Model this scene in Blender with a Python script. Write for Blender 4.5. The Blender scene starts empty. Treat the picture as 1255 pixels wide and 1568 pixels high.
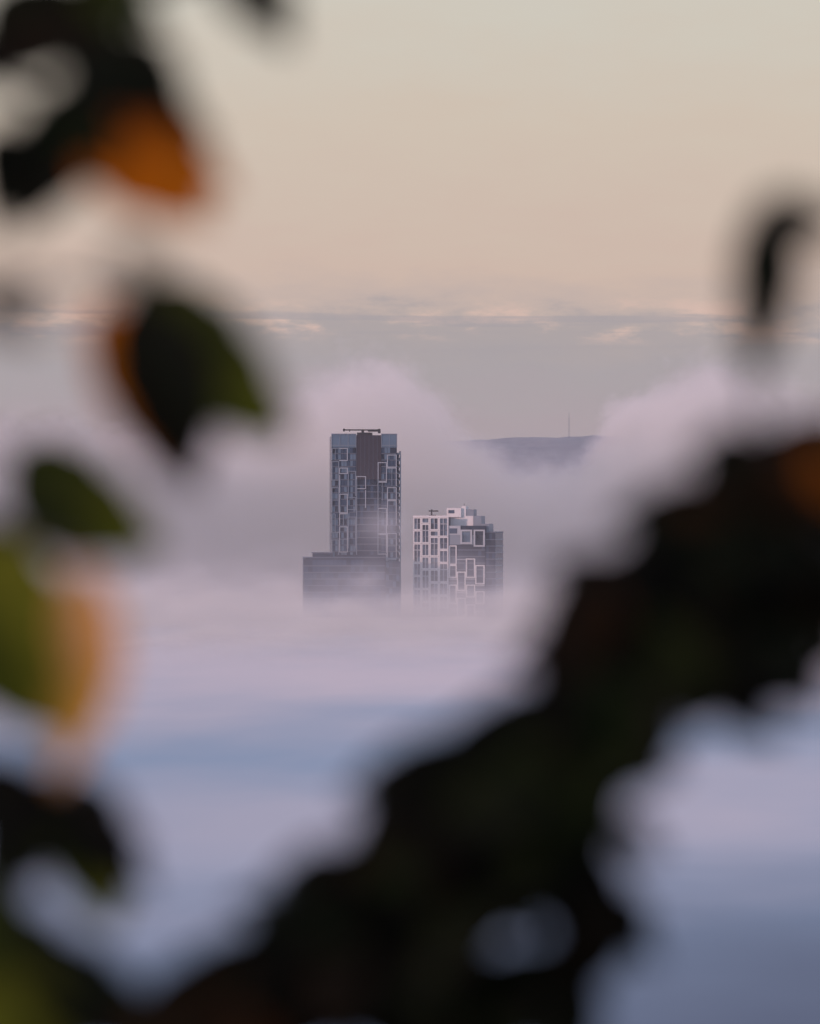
import bpy, bmesh, math, random
from mathutils import Vector, Matrix
from mathutils import noise as mn
random.seed(7)
scene = bpy.context.scene
col = scene.collection

# ---------------------------------------------------------------- node helper
class NT:
    def __init__(s, tree):
        s.t = tree; tree.nodes.clear()
    def n(s, typ, **kw):
        nd = s.t.nodes.new(typ)
        for k, v in kw.items(): setattr(nd, k, v)
        return nd
    def l(s, a, b): s.t.links.new(a, b)
    def m(s, op, a, b=None, c=None, clamp=False):
        nd = s.t.nodes.new('ShaderNodeMath'); nd.operation = op; nd.use_clamp = clamp
        for i, v in enumerate((a, b, c)):
            if v is None: continue
            if isinstance(v, (int, float)): nd.inputs[i].default_value = v
            else: s.l(v, nd.inputs[i])
        return nd.outputs[0]
    def smooth(s, v, a, b):
        nd = s.t.nodes.new('ShaderNodeMapRange'); nd.interpolation_type = 'SMOOTHSTEP'
        s.l(v, nd.inputs[0]); nd.inputs[1].default_value = a; nd.inputs[2].default_value = b
        return nd.outputs[0]
    def gauss(s, v, c, w, amp=1.0, p4=False):
        d = s.m('DIVIDE', s.m('SUBTRACT', v, c), w)
        d = s.m('MULTIPLY', d, d)
        if p4: d = s.m('MULTIPLY', d, d)
        return s.m('MULTIPLY', s.m('EXPONENT', s.m('MULTIPLY', d, -1.0)), amp)
    def scalevec(s, v, sc):
        nd = s.t.nodes.new('ShaderNodeVectorMath'); nd.operation = 'MULTIPLY'
        s.l(v, nd.inputs[0]); nd.inputs[1].default_value = sc
        return nd.outputs[0]
    def noise(s, v, sc=1.0, det=3.0, rough=.5):
        nd = s.t.nodes.new('ShaderNodeTexNoise'); s.l(v, nd.inputs['Vector'])
        nd.inputs['Scale'].default_value = sc; nd.inputs['Detail'].default_value = det
        nd.inputs['Roughness'].default_value = rough
        return nd.outputs['Fac']
    def ramp(s, v, stops):
        nd = s.t.nodes.new('ShaderNodeValToRGB'); s.l(v, nd.inputs[0])
        cr = nd.color_ramp
        cr.elements[0].position = stops[0][0]; cr.elements[0].color = (*stops[0][1], 1)
        cr.elements[1].position = stops[-1][0]; cr.elements[1].color = (*stops[-1][1], 1)
        for p, c in stops[1:-1]:
            e = cr.elements.new(p); e.color = (*c, 1)
        return nd.outputs[0]
    def mix(s, f, a, b):
        nd = s.t.nodes.new('ShaderNodeMix'); nd.data_type = 'RGBA'
        if isinstance(f, float): nd.inputs[0].default_value = f
        else: s.l(f, nd.inputs[0])
        for i, v in ((6, a), (7, b)):
            if isinstance(v, tuple): nd.inputs[i].default_value = (*v, 1)
            else: s.l(v, nd.inputs[i])
        return nd.outputs[2]

def newmat(name):
    m = bpy.data.materials.new(name); m.use_nodes = True
    return m, NT(m.node_tree)

def mesh_obj(name, bm, mats=(), parent=None, smooth=False):
    me = bpy.data.meshes.new(name); bm.to_mesh(me); bm.free()
    for m in mats: me.materials.append(m)
    if smooth:
        for p in me.polygons: p.use_smooth = True
    o = bpy.data.objects.new(name, me); col.objects.link(o)
    if parent: o.parent = parent
    return o

# ---------------------------------------------------------------- sky
SUN_AZ, SUN_EL = math.radians(245), math.radians(10)
world = bpy.data.worlds.new("World"); scene.world = world; world.use_nodes = True
w = NT(world.node_tree)
tc = w.n('ShaderNodeTexCoord'); gen = tc.outputs['Generated']
sep = w.n('ShaderNodeSeparateXYZ'); w.l(gen, sep.inputs[0]); z = sep.outputs[2]
n1 = w.noise(w.scalevec(gen, (34, 34, 110)), 1.0, 6.0, .60)
n2 = w.noise(w.scalevec(gen, (14, 14, 420)), 1.0, 4.0, .5)
n3 = w.noise(w.scalevec(gen, (9, 9, 40)), 1.0, 2.0, .5)
zz = w.m('ADD', z, w.m('MULTIPLY', w.m('SUBTRACT', n1, .5), .024))
zz = w.m('ADD', zz, w.m('MULTIPLY', w.m('SUBTRACT', n3, .5), .010))
zr = w.m('POWER', w.m('MAXIMUM', zz, 0.0), .5)
def q(v): return v ** .5
base = w.ramp(zr, [(0, (.36,.33,.39)), (q(.02), (.42,.355,.385)), (q(.034), (.41,.37,.39)),
    (q(.0435), (.44,.385,.39)), (q(.0468), (.56,.45,.415)), (q(.056), (.635,.49,.42)), (q(.088), (.65,.55,.46)),
    (q(.118), (.645,.60,.52)), (q(.28), (.60,.59,.68)), (q(.55), (.66,.71,1.0)), (1.0, (.68,.74,1.0))])
band = w.m('MULTIPLY', w.smooth(z, .037, .0430), w.m('SUBTRACT', 1.0, w.smooth(z, .045, .051)))
hi = w.m('MULTIPLY', band, w.smooth(n1, .50, .64))
base = w.mix(w.m('MULTIPLY', hi, .65), base, (.76,.53,.46))
band2 = w.m('MULTIPLY', w.smooth(z, .034, .041), w.m('SUBTRACT', 1.0, w.smooth(z, .045, .047)))
base = w.mix(w.m('MULTIPLY', w.m('MULTIPLY', band2, w.smooth(n2, .5, .62)), .6), base, (.40,.36,.385))
sky = w.n('ShaderNodeTexSky', sky_type='NISHITA'); sky.sun_disc = False
sky.sun_elevation = SUN_EL; sky.sun_rotation = SUN_AZ
bg1 = w.n('ShaderNodeBackground'); w.l(sky.outputs[0], bg1.inputs[0]); bg1.inputs[1].default_value = .05
bg2 = w.n('ShaderNodeBackground'); w.l(base, bg2.inputs[0]); bg2.inputs[1].default_value = 1.0
mx = w.n('ShaderNodeMixShader'); mx.inputs[0].default_value = .95
w.l(bg1.outputs[0], mx.inputs[1]); w.l(bg2.outputs[0], mx.inputs[2])
out = w.n('ShaderNodeOutputWorld'); w.l(mx.outputs[0], out.inputs[0])

sd = bpy.data.lights.new("sun", 'SUN'); sd.energy = 3.4; sd.angle = math.radians(3); sd.color = (1, .58, .51)
so = bpy.data.objects.new("sun", sd); col.objects.link(so)
sv = Vector((math.sin(SUN_AZ)*math.cos(SUN_EL), math.cos(SUN_AZ)*math.cos(SUN_EL), math.sin(SUN_EL)))
so.rotation_euler = sv.to_track_quat('Z', 'Y').to_euler()

# ---------------------------------------------------------------- camera
cd = bpy.data.cameras.new("camera"); cam = bpy.data.objects.new("camera", cd); col.objects.link(cam)
cam.rotation_euler = (math.radians(90), 0, 0)
cd.sensor_fit = 'HORIZONTAL'; cd.sensor_width = 24; cd.lens = 127.5
cd.clip_start = .1; cd.clip_end = 100000
cd.dof.use_dof = True; cd.dof.focus_distance = 2000; cd.dof.aperture_fstop = 2.8
scene.camera = cam
scene.view_settings.view_transform = 'Standard'

FOGZ = -48.0
# ---------------------------------------------------------------- terrain
def fbm(x, y, s, o=4):
    return mn.fractal(Vector((x/s, y/s, 3.7)), 1.0, 2.0, o)
def grid(name, xs, ys, f, mat):
    bm = bmesh.new(); rows = []
    for y in ys: rows.append([bm.verts.new((x, y, f(x, y))) for x in xs])
    for j in range(len(ys)-1):
        for i in range(len(xs)-1):
            bm.faces.new((rows[j][i], rows[j][i+1], rows[j+1][i+1], rows[j+1][i]))
    return mesh_obj(name, bm, [mat], smooth=True)
def lin(a, b, n): return [a+(b-a)*i/(n-1) for i in range(n)]

m_forest, t = newmat("forest_land")
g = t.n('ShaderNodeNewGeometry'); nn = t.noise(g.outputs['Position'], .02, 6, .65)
c = t.ramp(nn, [(.3, (.175,.175,.195)), (.7, (.24,.235,.245))])  # paler grey than bare forest: distance haze put into the base colour
p = t.n('ShaderNodeBsdfPrincipled'); t.l(c, p.inputs['Base Color']); p.inputs['Roughness'].default_value = .95
o_ = t.n('ShaderNodeOutputMaterial'); t.l(p.outputs[0], o_.inputs[0])

m_water, t = newmat("lake_water")
p = t.n('ShaderNodeBsdfPrincipled'); p.inputs['Base Color'].default_value = (.03,.05,.07,1); p.inputs['Roughness'].default_value = .25
o_ = t.n('ShaderNodeOutputMaterial'); t.l(p.outputs[0], o_.inputs[0])
grid("water", [-60000, 60000], [-20000, 80000], lambda x, y: -80.0, m_water)

def hill(x, y):
    if y < 2560: return -60
    k = min(1, (y-2560)/2600)
    r = math.exp(-((y-6000)/900)**2)
    h = -47 + 40*k + r*(111 + 5*fbm(x, 0, 600) + 3.0*fbm(x, y, 30, 4)) + 10*k*fbm(x, y, 500)
    r2 = 1/(1+math.exp((abs(x-250)-360)/70))
    return h - r*(1-r2)*75
grid("shore_hills", lin(-3500, 3500, 400), [2559]+lin(2560, 8200, 160), hill, m_forest)

def near(x, y):
    if y < 2: return -1.7 + .12*fbm(x, y, 3) + max(0, -y)*.02
    return -1.7 - (y-2)*.18 + .12*fbm(x, y, 3)
m_grass, t = newmat("hillside_grass")
g = t.n('ShaderNodeNewGeometry'); nn = t.noise(g.outputs['Position'], 3, 6, .65)
c = t.ramp(nn, [(.3, (.03,.045,.018)), (.7, (.08,.09,.035))])
p = t.n('ShaderNodeBsdfPrincipled'); t.l(c, p.inputs['Base Color']); p.inputs['Roughness'].default_value = .95
o_ = t.n('ShaderNodeOutputMaterial'); t.l(p.outputs[0], o_.inputs[0])
grid("hillside", lin(-300, 300, 60), lin(-60, 10, 50)+lin(14, 460, 60), near, m_grass)

# fog sea top
m_fog, t = newmat("fog_top")
g = t.n('ShaderNodeNewGeometry'); pos = g.outputs['Position']
sp = t.n('ShaderNodeSeparateXYZ'); t.l(pos, sp.inputs[0]); X, Y = sp.outputs[0], sp.outputs[1]
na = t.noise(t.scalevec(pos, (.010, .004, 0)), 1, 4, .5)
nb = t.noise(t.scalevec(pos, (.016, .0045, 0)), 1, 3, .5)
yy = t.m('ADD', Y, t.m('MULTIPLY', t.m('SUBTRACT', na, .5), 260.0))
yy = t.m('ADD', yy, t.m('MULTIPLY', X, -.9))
shade_thin = t.m('ADD', t.gauss(yy, 880, 240, .80), t.m('SUBTRACT', 1.0, t.smooth(yy, 400, 720)))
shade_thin = t.m('ADD', shade_thin, t.m('MULTIPLY', t.m('SUBTRACT', nb, .45), .7), clamp=True)
c = t.mix(shade_thin, (.425,.43,.455), (.205,.30,.385))  # bluer bands paint shade as well as thinner fog into the surface colour
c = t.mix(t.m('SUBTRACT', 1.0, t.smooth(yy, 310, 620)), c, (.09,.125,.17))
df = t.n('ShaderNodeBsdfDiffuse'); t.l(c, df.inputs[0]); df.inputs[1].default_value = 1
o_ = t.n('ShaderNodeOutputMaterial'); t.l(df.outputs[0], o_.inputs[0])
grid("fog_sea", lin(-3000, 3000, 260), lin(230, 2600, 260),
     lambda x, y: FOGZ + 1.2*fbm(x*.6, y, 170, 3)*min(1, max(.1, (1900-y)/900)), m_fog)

# ---------------------------------------------------------------- fog volumes
def box_bm(x0, x1, y0, y1, z0, z1):
    bm = bmesh.new(); bmesh.ops.create_cube(bm, size=1)
    for v in bm.verts:
        v.co = Vector((x0 if v.co.x < 0 else x1, y0 if v.co.y < 0 else y1, z0 if v.co.z < 0 else z1))
    return bm
def volmat(name, fn, color, rate):
    m, t = newmat(name)
    tc = t.n('ShaderNodeTexCoord'); P = tc.outputs['Object']
    s = t.n('ShaderNodeSeparateXYZ'); t.l(P, s.inputs[0])
    d = fn(t, P, *s.outputs[:3])
    v = t.n('ShaderNodeVolumeScatter'); v.inputs['Color'].default_value = (*color, 1)
    t.l(d, v.inputs['Density'])
    o = t.n('ShaderNodeOutputMaterial'); t.l(v.outputs[0], o.inputs['Volume'])
    try: m.cycles.volume_step_rate = rate
    except Exception as e: print(e)
    return m
def fnA(t, P, X, Y, Z):
    n = t.noise(t.scalevec(P, (1/34, 1/190, 1/26)), 1, 4, .6)
    h = t.m('ADD', t.gauss(X, -26, 46, 34, True), t.gauss(X, 168, 40, 32, True))
    h = t.m('ADD', h, t.gauss(X, 84, 50, -27))
    h = t.m('ADD', h, 52.0)
    v = t.m('ADD', t.m('SUBTRACT', h, Z), t.m('MULTIPLY', t.m('SUBTRACT', n, .5), 84.0))
    a = t.m('MULTIPLY', t.smooth(v, -3, 22), .0085)
    return t.m('MULTIPLY', a, t.smooth(Y, 2150, 2600))
mA = volmat("cloud_bank_volume", fnA, (.79,.79,.92), .9)
mesh_obj("cloud_bank", box_bm(-600, 600, 2160, 3200, FOGZ-1, 130), [mA])
def fnB(t, P, X, Y, Z):
    n = t.noise(t.scalevec(P, (1/28, 1/130, 1/13)), 1, 3, .5)
    zz = t.m('SUBTRACT', Z, t.m('MULTIPLY', t.m('SUBTRACT', n, .5), 50.0))
    low = t.m('MULTIPLY', t.m('EXPONENT', t.m('DIVIDE', t.m('ADD', zz, 43.0), -7.5)), .011)
    low = t.m('MINIMUM', low, .022)
    low = t.m('MULTIPLY', low, t.smooth(Y, 1250, 2050))
    hz = t.m('MULTIPLY', t.m('EXPONENT', t.m('DIVIDE', t.m('ADD', Z, 48.0), -60.0)), .0007)
    hz = t.m('MULTIPLY', hz, t.smooth(Y, 1450, 1950))
    wisp = t.m('MULTIPLY', t.m('MULTIPLY', t.gauss(X, -12, 10), t.gauss(Z, -7, 9)), t.gauss(Y, 1940, 40, .016))
    return t.m('ADD', t.m('ADD', low, hz), t.m('MULTIPLY', wisp, n))
mB = volmat("mist_volume", fnB, (.82,.87,.99), .7)
mesh_obj("mist", box_bm(-400, 400, 1250, 2140, FOGZ-2, 70), [mB])

# ---------------------------------------------------------------- building materials
def simple(name, c, rough=.6, metal=0, var=.15, sc=.3):
    m, t = newmat(name)
    g = t.n('ShaderNodeNewGeometry'); nn = t.noise(g.outputs['Position'], sc, 4, .6)
    cc = t.mix(nn, tuple(v*(1-var) for v in c), tuple(min(1, v*(1+var)) for v in c))
    p = t.n('ShaderNodeBsdfPrincipled'); t.l(cc, p.inputs['Base Color'])
    p.inputs['Roughness'].default_value = rough; p.inputs['Metallic'].default_value = metal
    o = t.n('ShaderNodeOutputMaterial'); t.l(p.outputs[0], o.inputs[0]); return m
M_WHITE = simple("white_cladding", (.32,.36,.41), .6)
M_GREY = simple("grey_cladding", (.16,.20,.25), .5)
M_SLAB = simple("slab_edge", (.085,.105,.14), .7)
M_G1 = simple("dark_glass", (.020,.030,.052), .25)
M_G2 = simple("blue_glass", (.040,.065,.11), .25)
M_G3 = simple("pale_glass", (.10,.155,.22), .3)
M_BR = simple("brown_cladding", (.034,.030,.042), .6)
M_STEEL = simple("dark_steel", (.035,.035,.04), .5)
M_PANEL = simple("white_panel", (.54,.56,.59), .6)
BM = [M_WHITE, M_GREY, M_SLAB, M_G1, M_G2, M_G3, M_BR, M_STEEL, M_PANEL]
W_, GY, SL, G1, G2, G3, BR, ST, PN = range(9)

class Build:
    """local space: x across the facade, y into the building, z up (metres)"""
    def __init__(s): s.bm = bmesh.new()
    def box(s, x0, x1, y0, y1, z0, z1, mi):
        vs = [s.bm.verts.new((x, y, z)) for x in (x0, x1) for y in (y0, y1) for z in (z0, z1)]
        for f in ((0,1,3,2),(4,6,7,5),(0,4,5,1),(2,3,7,6),(0,2,6,4),(1,5,7,3)):
            fc = s.bm.faces.new([vs[i] for i in f]); fc.material_index = mi
    def frame(s, x0, x1, z0, z1, y=0, t=.75, d=.5, mi=W_):
        s.box(x0, x1, y-d, y, z0, z0+t, mi); s.box(x0, x1, y-d, y, z1-t, z1, mi)
        s.box(x0, x0+t, y-d+.003, y, z0+t, z1-t, mi); s.box(x1-t, x1, y-d+.003, y, z0+t, z1-t, mi)
    def windows(s, x0, x1, z0, z1, y, pitch, floor, choices):
        zc = z1
        while zc - floor > z0-.1:
            xc = x0; n = max(1, round((x1-x0)/pitch)); pw = (x1-x0)/n
            for i in range(n):
                mi = random.choice(choices)
                s.box(xc+.08, xc+pw-.08, y-.06, y+.02, zc-floor+.55, zc-.08, mi); xc += pw
            s.box(x0, x1, y-.22, y+.02, zc-floor+.02, zc-floor+.5, SL)
            zc -= floor
    def side_windows(s, x, y0, y1, z0, z1, pitch, floor, choices, slab=SL):
        zc = z1
        while zc - floor > z0-.1:
            yc = y0; n = max(1, round((y1-y0)/pitch)); pw = (y1-y0)/n
            for i in range(n):
                s.box(x-.02, x+.06, yc+.08, yc+pw-.08, zc-floor+.55, zc-.08, random.choice(choices)); yc += pw
            s.box(x-.02, x+.3, y0, y1, zc-floor+.02, zc-floor+.5, slab)
            zc -= floor
    def done(s, name, parent): return mesh_obj(name, s.bm, BM, parent)

BASE = -78
K = .3
# ---- tall tower : facade width 30 m, roof 36 m above the viewpoint
e = bpy.data.objects.new("tall_apartment_tower", None); col.objects.link(e)
e.location = (-36, 2000, 0); e.rotation_euler = (0, 0, math.radians(3.2))
b = Build()
b.box(0, 30, 0, 24, BASE, 34.8, G1)
b.done("tower_body", e)
b = Build()
b.windows(.2, 11.2, -50, 29.6, 0, 1.35, 3.0, [G2, G2, G1, G3, G3])
b.windows(11.4, 22.6, -50, 15, 0, 1.5, 3.0, [G1, G1, G2, G1])
b.windows(22.8, 29.8, -50, 29.6, 0, 1.4, 3.0, [G2, G1, G2, G3])
b.side_windows(30, .3, 23.7, -50, 27, 2.4, 3.0, [G2, G1, G3], GY)
b.done("windows", e)
b = Build()   # crown: pale glass screens either side of a brown shaft
b.box(-.1, 11.3, -.3, 0, 29.6, 35.6, G3); b.box(22.8, 30.1, -.3, 0, 29.6, 35.6, G3)
for x in (-.1, 3.7, 7.5, 11.0, 22.8, 26.4, 29.8): b.box(x, x+.3, -.45, -.3, 29.6, 35.6, GY)
b.box(-.15, 11.35, -.5, -.0, 35.6, 36.0, GY); b.box(22.75, 30.15, -.5, 0, 35.6, 36.0, GY)
b.box(-.1, 11.3, -.5, -.3, 30.4, 30.8, GY); b.box(22.8, 30.1, -.5, -.3, 30.4, 30.8, GY)
b.box(11.35, 22.75, -.35, 0, 15, 35.3, BR)
for i in range(6): b.box(11.4+1.9*i, 11.55+1.9*i, -.45, -.35, 15, 35.2, SL)
b.box(29.8, 30.1, 0, 24, 29.6, 35.8, G3)
b.done("crown_screens", e)
b = Build()
# storey-high frames: open brackets and closed bays, each column offset from its neighbour
def bracket(x0, x1, z0, z1, kind, t, mi):
    y0, y1 = -.5, 0
    if 'T' in kind: b.box(x0, x1, y0, y1, z1-t, z1, mi)
    if 'B' in kind: b.box(x0, x1, y0, y1, z0, z0+t, mi)
    if 'L' in kind: b.box(x0, x0+t, y0+.003, y1, z0+t, z1-t, mi)
    if 'R' in kind: b.box(x1-t, x1, y0+.003, y1, z0+t, z1-t, mi)
    if 'M' in kind: b.box((x0+x1)/2-t*.35, (x0+x1)/2+t*.35, y0+.1, y1, z0+t, z1-t, GY)
    if 'H' in kind: b.box(x0+t, x1-t, y0+.12, y1, (z0+z1)/2-t*.4, (z0+z1)/2+t*.4, GY)
def stack(x0, x1, seq, zt, t=.36, mi=W_):
    for n_, kd in seq:
        h = 3.0*n_
        if kd: bracket(x0, x1, zt-h+.05, zt-.05, kd, t, mi)
        zt -= h
stack(.0, 3.4, [(2,'TLM'),(3,'TBLR'),(1,''),(4,'TLRH'),(3,'BLM'),(1,''),(3,'TBLR'),(4,'TL'),(3,'TBLR')], 29.4, mi=GY)
stack(3.5, 7.4, [(2,'TBR'),(1,''),(1,'TBLR'),(3,'L'),(3,'TBLR'),(2,'TLM'),(4,'TBLRH'),(2,''),(3,'TBR'),(4,'TBL')], 29.4)
stack(7.5, 11.2, [(3,''),(4,'TLR'),(2,'TBR'),(1,''),(5,'TLR'),(2,''),(3,'TBLR'),(4,'TL')], 27.9, mi=GY)
stack(11.3, 15.8, [(2,'TBLR'),(3,'R'),(2,''),(9,'')], 16.5)
stack(21.2, 25.4, [(3,'TBLR'),(3,'TLM'),(1,''),(4,'TBLRH'),(3,'TR'),(4,'TBLR'),(4,'TL')], 22.9)
stack(25.5, 29.9, [(1,''),(2,'TBLR'),(3,'TRM'),(2,'TBLR'),(4,'TLR'),(1,''),(4,'TBLRH'),(3,'TL'),(3,'TBLR')], 29.4)
for u in (11.3, 21.1): b.box(u, u+.4, -.62, -.05, -50, 15.0, GY)
b.done("white_frames", e)
b = Build()   # bay of balconies on the right corner
for i in range(27):
    zt = 27-3*i
    b.box(30.35, 31.9, 1.0, 13, zt-.45, zt, W_ if i % 3 == 0 else GY)
    b.box(31.75, 31.88, 1.0, 13, zt, zt+1.05, G3)
b.box(30.33, 31.7, 13.05, 18, BASE, 27.4, G2)
b.box(31.4, 31.95, .55, .95, -50, 27.6, GY)
b.done("corner_balconies", e)
b = Build()   # roof maintenance crane
b.box(5.5, 22.5, 6, 6.8, 37.5, 38.1, ST); b.box(5.5, 6.3, 6, 6.8, 37.1, 38.4, ST)
b.box(12, 19, 5, 9, 34.9, 36.6, ST); b.box(14, 15.2, 5.8, 7, 36.6, 37.5, ST); b.box(17, 22.6, 5.7, 7.1, 37.0, 37.5, ST)
b.box(21.6, 22.8, 5.6, 7.2, 36.3, 38.3, ST); b.box(8.4, 8.7, 6.2, 6.5, 36.9, 37.5, ST)
b.done("roof_crane", e)
b = Build()   # lower wing
b.box(-13.4, 24, -14, -2, BASE, -21.0, G1)
b.windows(-13.2, 23.8, -50, -21.8, -14, 1.9, 3.0, [G1, G1, G2, G2])
b.box(-13.6, 24.2, -14.4, -1.9, -21.0, -20.5, SL)
b.box(-9, 0, -12, -4, -20.5, -18.9, G1); b.box(-9.3, .3, -12.3, -3.7, -18.9, -18.4, SL)
b.box(2, 23, -11, -2.2, -20.5, -19.6, G1)
b.done("lower_wing", e)
b = Build()
b.box(24.3, 31, -9, -1, BASE, -22.6, G1); b.windows(24.4, 30.8, -50, -22.8, -9, 1.6, 3.0, [G1, G2, G2, G3])
b.done("corner_wing", e)

# ---- shorter tower
e = bpy.data.objects.new("short_apartment_tower", None); col.objects.link(e)
e.location = (1.6, 2005, 0); e.rotation_euler = (0, 0, math.radians(-11))
def vz(v): return 2.7 - v*K          # v measured down from the mechanical penthouse top
b = Build()
b.box(0, 16.4, 0, 22, BASE, vz(17), G1)
b.box(16.45, 33.5, .6, 22, BASE, vz(30), G1)
b.box(33.5, 38, 1.2, 22, BASE, vz(41), G1)
b.done("tower_body", e)
b = Build()
b.windows(.2, 16.3, -50, vz(17)-.2, 0, 1.6, 3.0, [G1, G2, G3, G2])
b.windows(16.5, 33.4, -50, vz(58), .6, 1.7, 3.0, [G1, G1, G2, G1])
b.windows(33.6, 37.9, -50, vz(42), 1.2, 1.5, 3.0, [G1, G1, G2])
b.side_windows(38, 1.3, 21.9, -50, vz(42), 2.2, 3.0, [G1, G2, G2], GY)
b.done("windows", e)
b = Build()   # close white lattice on left block: stacked offset bays
bays = [(0, 3.7), (3.8, 7.6), (7.7, 11.9), (12.0, 16.4)]
seqs = [[2,2,3,2,2,3,2,2], [1,3,2,2,3,2,2,3], [2,1,3,2,2,2,3,2], [3,2,2,3,2,2,2,2]]
for (x0, x1), sq in zip(bays, seqs):
    zt = vz(17)
    for i, n_ in enumerate(sq):
        h = 3.0*n_
        if zt-h < -50: break
        b.frame(x0, x1, zt-h+.06, zt-.06, 0, .48, .6, PN)
        if n_ > 1:
            xm = (x0+x1)/2; b.box(xm-.15, xm+.15, -.45, 0, zt-h+.56, zt-.56, W_)
        if n_ == 3: b.box(x0+.5, x1-.5, -.5, 0, zt-3.3, zt-2.9, W_)
        zt -= h
b.done("white_lattice", e)
b = Build()   # large frames, centre
def F2(x0, f0, x1, f1, t=.5): b.frame(x0, x1, vz(60)-3*f1+.05, vz(60)-3*f0-.05, .6, t, .7, PN)
for f in [(16.6,0,20.2,3),(24.5,2,28.8,5),(16.6,3,20.2,5),(20.3,4,24.4,7),(28.9,3,33.2,6),(24.5,6,28.8,8),(16.6,6,20.2,9),
          (20.3,8,24.4,11),(28.9,7,33.2,9),(24.5,9,28.8,12),(28.9,10,33.2,12)]: F2(*f)
for f in [(20.3,2,24.4),(24.5,5,28.8),(28.9,6,33.2),(16.6,5,20.2),(20.3,7,24.4)]:
    b.box(f[0], f[2], .1, .6, vz(60)-3*f[1]-.7, vz(60)-3*f[1]-.3, W_)
b.box(16.5, 33.5, -.1, .6, vz(59), vz(44), GY)
b.box(16.5, 22, -.2, .6, vz(44), vz(30), W_)
b.frame(22, 27.5, vz(58), vz(36), .0, .8, .6); b.box(22.9, 26.6, -.1, .2, vz(55), vz(39), G3)
b.frame(28.2, 33.4, vz(62), vz(36), .0, .7, .6); b.box(29.1, 32.5, -.1, .2, vz(59), vz(39), G1)
b.box(16.9, 20.5, -.3, -.2, vz(42), vz(34), G2)
b.done("large_frames", e)
b = Build()   # penthouse blocks
b.box(16.4, 27, 5, 16, vz(30), vz(15), PN)
b.box(14.8, 21.5, 4, 14, vz(17)+.02, vz(3), PN); b.box(15.6, 18.4, 3.9, 4.0, vz(11), vz(6), G2)
b.box(21.5, 23.6, 5, 12, vz(15), vz(0), PN); b.box(23.6, 27.2, 5.2, 13, vz(15), vz(5), GY)
b.box(27.2, 31.0, 4, 14, vz(30), vz(15), GY); b.box(31.0, 34.8, 3, 14, vz(41), vz(27), GY)
b.box(33.3, 38.2, 1.0, 22.2, vz(41), vz(39), SL)
b.box(22.3, 22.5, 7, 7.2, vz(0), vz(-4), ST)
b.box(-.2, 16.6, -.7, -.1, vz(17), vz(14.5), PN)
b.done("penthouse", e)
b = Build()
b.box(7.2, 7.8, 5, 5.6, vz(17), vz(5), ST); b.box(6.2, 10.6, 5, 5.5, vz(8.5), vz(6.5), ST); b.box(6.4, 9.4, 4.6, 6, vz(17), vz(13.5), ST)
b.done("roof_crane", e)

# ---- mast on the ridge
m_ = Build()
hx, hz = 219*1.0, 98
for dx, dy in ((-.9,-.9),(.9,-.9),(-.9,.9),(.9,.9)):
    m_.box(hx+dx-.13, hx+dx+.13, 6000+dy-.13, 6000+dy+.13, hz, 130, GY)
for i in range(11): m_.box(hx-1.0, hx+1.0, 5998.8, 5999.0, hz+3*i, hz+3*i+.25, GY)
m_.box(hx-.2, hx+.2, 5999.8, 6000.2, 130, 137, GY)
m_.done("radio_mast", None)

# ---------------------------------------------------------------- foreground trees
m_leaf, t = newmat("autumn_leaf")
at = t.n('ShaderNodeAttribute', attribute_name="leafcol")
g = t.n('ShaderNodeNewGeometry'); nn = t.noise(g.outputs['Position'], 60, 4, .6)
cc = t.mix(nn, (.55,.55,.55), (1.3,1.3,1.3))
mu = t.n('ShaderNodeMix', data_type='RGBA', blend_type='MULTIPLY'); mu.inputs[0].default_value = 1
t.l(at.outputs['Color'], mu.inputs[6]); t.l(cc, mu.inputs[7]); colr = mu.outputs[2]
p = t.n('ShaderNodeBsdfPrincipled'); t.l(colr, p.inputs['Base Color']); p.inputs['Roughness'].default_value = .7
p.inputs['Specular IOR Level'].default_value = .05
tr = t.n('ShaderNodeBsdfTranslucent'); t.l(colr, tr.inputs[0])
ms = t.n('ShaderNodeMixShader'); ms.inputs[0].default_value = .35
t.l(p.outputs[0], ms.inputs[1]); t.l(tr.outputs[0], ms.inputs[2])
o_ = t.n('ShaderNodeOutputMaterial'); t.l(ms.outputs[0], o_.inputs[0])
M_BARK = simple("bark", (.014,.013,.012), .9, 0, .4, 40)

A = .00015
def P3(px, py, d): return Vector(((px-627.5)*A*d, d, (784-py)*A*d))
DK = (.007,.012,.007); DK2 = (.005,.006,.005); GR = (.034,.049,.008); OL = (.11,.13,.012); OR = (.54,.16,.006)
BN = (.011,.008,.005); YO = (.58,.31,.06); RB = (.030,.014,.006); PK = (.58,.32,.19); DG = (.011,.018,.006)

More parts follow.
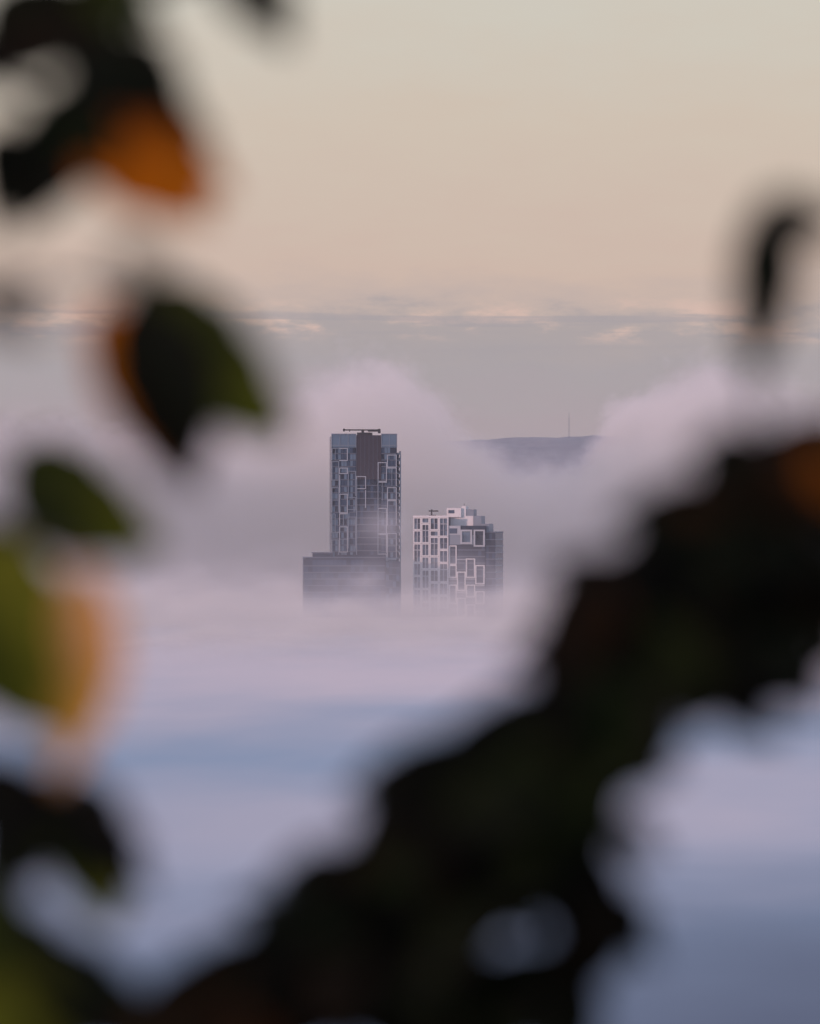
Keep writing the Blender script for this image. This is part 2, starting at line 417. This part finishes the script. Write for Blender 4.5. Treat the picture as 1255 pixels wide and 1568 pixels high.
class Tree:
    def __init__(s):
        s.bm = bmesh.new(); s.cl = s.bm.verts.layers.float_color.new("leafcol"); s.tw = bmesh.new()
    def leaf(s, p0, p1, width, ca, cb=None, ct=None, d=3.0, d2=None, roll=0., bend=.08, N=12):
        """p0 base, p1 tip; ca/cb colour of the two halves, ct colour at the tip"""
        cb = cb or ca; d2 = d2 or d
        a = P3(*p0, d); c = P3(*p1, d2); L = (c-a).length; ax = (c-a).normalized()
        wd = ax.cross(Vector((0, -1, 0))).normalized(); nr = wd.cross(ax).normalized()
        wd = (Matrix.Rotation(roll, 3, ax) @ wd); nr = (Matrix.Rotation(roll, 3, ax) @ nr)
        wv = width*A*d*.5; rows = []
        sway = random.uniform(-1, 1)*bend
        for i in range(N+1):
            tt = i/N
            wp = (math.sin(math.pi*min(1, tt**.85))**.75)*(1-.25*tt)*1.15 if 0 < i < N else .03
            cen = a + ax*L*tt + nr*L*.18*math.sin(math.pi*tt)*bend*4 + wd*L*sway*math.sin(math.pi*tt)
            row = []
            for j in range(-2, 3):
                u = j/2
                wob = 1 + .06*math.sin(i*2.3+j*1.7)
                v = s.bm.verts.new(cen + wd*wv*wp*u*wob + nr*abs(u)*wv*wp*.30)
                k = (u+1)/2; cA = [ca[q]*(1-k)+cb[q]*k for q in range(3)]
                if ct:
                    kk = max(0, (tt-.45)/.55)**1.0; cA = [cA[q]*(1-kk)+ct[q]*kk for q in range(3)]
                v[s.cl] = (*cA, 1); row.append(v)
            rows.append(row)
        for i in range(N):
            for j in range(4):
                f = s.bm.faces.new((rows[i][j], rows[i][j+1], rows[i+1][j+1], rows[i+1][j])); f.smooth = True
    def tube(s, pts, n=8):
        rings = []
        for i, (p, r) in enumerate(pts):
            q0 = pts[max(0, i-1)][0]; q1 = pts[min(len(pts)-1, i+1)][0]
            ax = (q1-q0).normalized(); u = ax.orthogonal().normalized(); v = ax.cross(u)
            rings.append([s.tw.verts.new(p + (u*math.cos(2*math.pi*k/n)+v*math.sin(2*math.pi*k/n))*r) for k in range(n)])
        for i in range(len(rings)-1):
            best = min(range(n), key=lambda o: sum((rings[i][k].co-rings[i+1][(k+o) % n].co).length for k in range(n)))
            rings[i+1] = rings[i+1][best:]+rings[i+1][:best]
            for k in range(n):
                f = s.tw.faces.new((rings[i][k], rings[i][(k+1) % n], rings[i+1][(k+1) % n], rings[i+1][k])); f.smooth = True
    def twig(s, pts, r0, r1, d=3.05):
        n = len(pts)
        s.tube([(P3(x, y, d), (r0+(r1-r0)*i/(n-1))) for i, (x, y) in enumerate(pts)])
    def done(s, name):
        e = bpy.data.objects.new(name, None); col.objects.link(e)
        mesh_obj("foliage", s.bm, [m_leaf], e); mesh_obj("trunk_and_branches", s.tw, [M_BARK], e)

def inpoly(x, y, P):
    r = False; j = len(P)-1
    for i in range(len(P)):
        if (P[i][1] > y) != (P[j][1] > y) and x < (P[j][0]-P[i][0])*(y-P[i][1])/(P[j][1]-P[i][1])+P[i][0]: r = not r
        j = i
    return r

# left tree
T = Tree()
L = T.leaf
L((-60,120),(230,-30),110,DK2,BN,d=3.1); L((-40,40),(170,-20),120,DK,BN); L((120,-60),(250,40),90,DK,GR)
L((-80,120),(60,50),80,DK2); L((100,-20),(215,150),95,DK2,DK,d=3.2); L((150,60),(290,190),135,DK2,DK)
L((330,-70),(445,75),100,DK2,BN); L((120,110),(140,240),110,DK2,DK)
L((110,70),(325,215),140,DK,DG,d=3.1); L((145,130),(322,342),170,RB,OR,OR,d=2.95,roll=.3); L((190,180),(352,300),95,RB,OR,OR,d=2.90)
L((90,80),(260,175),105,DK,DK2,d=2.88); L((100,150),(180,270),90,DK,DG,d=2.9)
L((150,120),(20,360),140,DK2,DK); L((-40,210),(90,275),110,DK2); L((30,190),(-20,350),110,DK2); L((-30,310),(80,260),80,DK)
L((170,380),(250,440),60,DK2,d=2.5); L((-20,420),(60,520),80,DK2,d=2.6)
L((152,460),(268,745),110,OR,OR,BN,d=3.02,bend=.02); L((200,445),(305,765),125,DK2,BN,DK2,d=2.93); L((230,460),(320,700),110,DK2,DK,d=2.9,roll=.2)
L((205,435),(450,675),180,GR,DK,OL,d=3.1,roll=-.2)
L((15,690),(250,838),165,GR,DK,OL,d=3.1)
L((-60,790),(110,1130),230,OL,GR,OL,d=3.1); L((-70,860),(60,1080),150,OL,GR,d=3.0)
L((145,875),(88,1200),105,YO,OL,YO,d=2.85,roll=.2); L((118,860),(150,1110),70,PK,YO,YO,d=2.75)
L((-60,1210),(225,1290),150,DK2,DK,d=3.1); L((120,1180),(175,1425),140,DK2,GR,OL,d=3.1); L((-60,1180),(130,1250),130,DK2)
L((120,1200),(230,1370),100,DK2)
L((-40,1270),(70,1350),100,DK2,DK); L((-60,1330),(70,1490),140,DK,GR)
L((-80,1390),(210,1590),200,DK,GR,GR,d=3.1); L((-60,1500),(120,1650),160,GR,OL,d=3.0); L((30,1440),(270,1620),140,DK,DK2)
T.twig([(-300,200),(-60,90),(60,40),(200,-20),(360,-60)], .012, .005)
T.twig([(-60,100),(80,160),(170,170)], .006, .003)
T.twig([(-300,420),(-60,440),(100,430),(205,455)], .006, .002, 3.0)
T.twig([(-300,640),(-40,660),(30,695)], .006, .002)
T.twig([(-300,780),(-60,790),(140,850)], .006, .0015)
T.twig([(-300,1300),(-60,1220),(130,1200)], .008, .003)
T.twig([(-300,1480),(-60,1400),(50,1450)], .008, .003)
tx = P3(-900, 0, 3.05).x
T.tube([(Vector((tx-.05, 3.05, near(0,3.05)-.2)), .09), (Vector((tx-.02, 3.05, -1.0)), .07), (Vector((tx, 3.05, -.3)), .06), (Vector((tx+.03, 3.06, .4)), .05), (Vector((tx+.1, 3.1, 1.3)), .03)], 12)
for y0, y1 in ((200,500),(420,700),(640,900),(780,1050),(1300,1550),(1480,1700)):
    T.tube([(P3(-300, y0, 3.05), .010), (P3(-600, (y0+y1)/2, 3.05), .016), (P3(-895, y1, 3.05), .024)])
T.done("autumn_tree")

# right tree
T = Tree(); L = T.leaf
random.seed(23)
poly = [(1330,615),(1200,640),(1110,690),(1030,740),(955,790),(945,850),(865,900),(835,960),(800,1038),(735,1088),(705,1145),(600,1177),
        (555,1225),(525,1285),(440,1335),(375,1410),(235,1485),(140,1640),(915,1640),(895,1570),(915,1490),(1005,1455),(990,1380),(960,1300),
        (935,1250),(1000,1210),(1060,1135),(1175,1110),(1245,1070),(1330,1035)]
holes = [((788,1478),42),((445,1560),26),((1225,925),32),((1078,1095),20)]
def ok(x, y, m=0):
    return inpoly(x, y, poly) and all((x-h[0])**2+(y-h[1])**2 > (r+m)**2 for h, r in holes)
cnt = 0; tries = 0
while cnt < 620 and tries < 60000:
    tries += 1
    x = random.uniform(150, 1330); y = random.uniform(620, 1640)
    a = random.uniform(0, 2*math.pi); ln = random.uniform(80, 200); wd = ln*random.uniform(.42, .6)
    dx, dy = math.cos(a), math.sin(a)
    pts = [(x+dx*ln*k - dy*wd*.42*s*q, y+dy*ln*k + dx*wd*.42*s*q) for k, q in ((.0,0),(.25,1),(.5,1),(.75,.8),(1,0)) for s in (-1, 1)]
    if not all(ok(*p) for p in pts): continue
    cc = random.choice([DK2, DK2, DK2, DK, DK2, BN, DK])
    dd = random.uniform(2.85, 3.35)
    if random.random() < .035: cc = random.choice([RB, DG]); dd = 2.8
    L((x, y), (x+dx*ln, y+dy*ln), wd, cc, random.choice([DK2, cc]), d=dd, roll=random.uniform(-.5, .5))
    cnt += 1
print("leaves", cnt)
# leaves that stick out of the mass and break its outline
for a_, b_, w_ in [((1000,860),(815,990),95),((960,900),(835,865),75),((860,1060),(685,1115),85),((700,1250),(520,1212),90),((760,1150),(550,1185),95),
                   ((560,1330),(410,1352),80),((420,1440),(230,1505),90),((1120,760),(930,795),90),((1180,700),(1050,695),75),
                   ((900,1330),(1010,1475),90),((1100,1040),(1195,1140),75),((1190,1000),(1260,1100),80),((900,1200),(1045,1185),70),((840,1480),(910,1610),80),
                   ((640,1200),(610,1135),60),((900,960),(775,1020),70),((500,1400),(350,1385),70),((940,1260),(1015,1310),65)]:
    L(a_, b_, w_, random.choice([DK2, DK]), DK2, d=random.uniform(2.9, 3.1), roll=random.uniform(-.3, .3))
L((1185,300),(1150,590),100,DK2,DK,BN,d=2.95,bend=.01); L((1175,310),(1160,560),95,DK2,BN,d=3.0,bend=.01); L((1150,322),(1300,345),75,DK2,d=2.9,bend=.02)
L((1250,690),(1310,770),60,BN,RB,d=2.85)
L((1240,680),(1310,780),60,RB,(.30,.09,.006),d=2.78)
T.twig([(1700,1000),(1330,880),(1150,900),(980,980),(860,1080),(740,1200),(600,1290),(440,1400),(300,1500)], .012, .004, 3.2)
T.twig([(1330,880),(1200,760),(1160,640),(1155,540)], .005, .002, 2.95)
T.twig([(860,1080),(850,1250),(900,1400),(930,1440)], .007, .003, 3.2)
T.twig([(740,1200),(700,1350),(690,1600)], .007, .004, 3.2)
T.twig([(980,980),(1100,1000),(1200,1020)], .006, .003, 3.2)
tx = P3(1950, 0, 3.2).x
T.tube([(Vector((tx, 3.2, near(0,3.2)-.2)), .10), (Vector((tx-.02, 3.2, -1.0)), .08), (Vector((tx-.04, 3.2, -.2)), .07), (Vector((tx, 3.2, .5)), .055), (Vector((tx+.1, 3.2, 1.5)), .03)], 12)
T.tube([(P3(1700,1000,3.2), .012), (P3(1850,1060,3.2), .02), (P3(1940,1150,3.2), .035)])
T.done("autumn_tree.001")
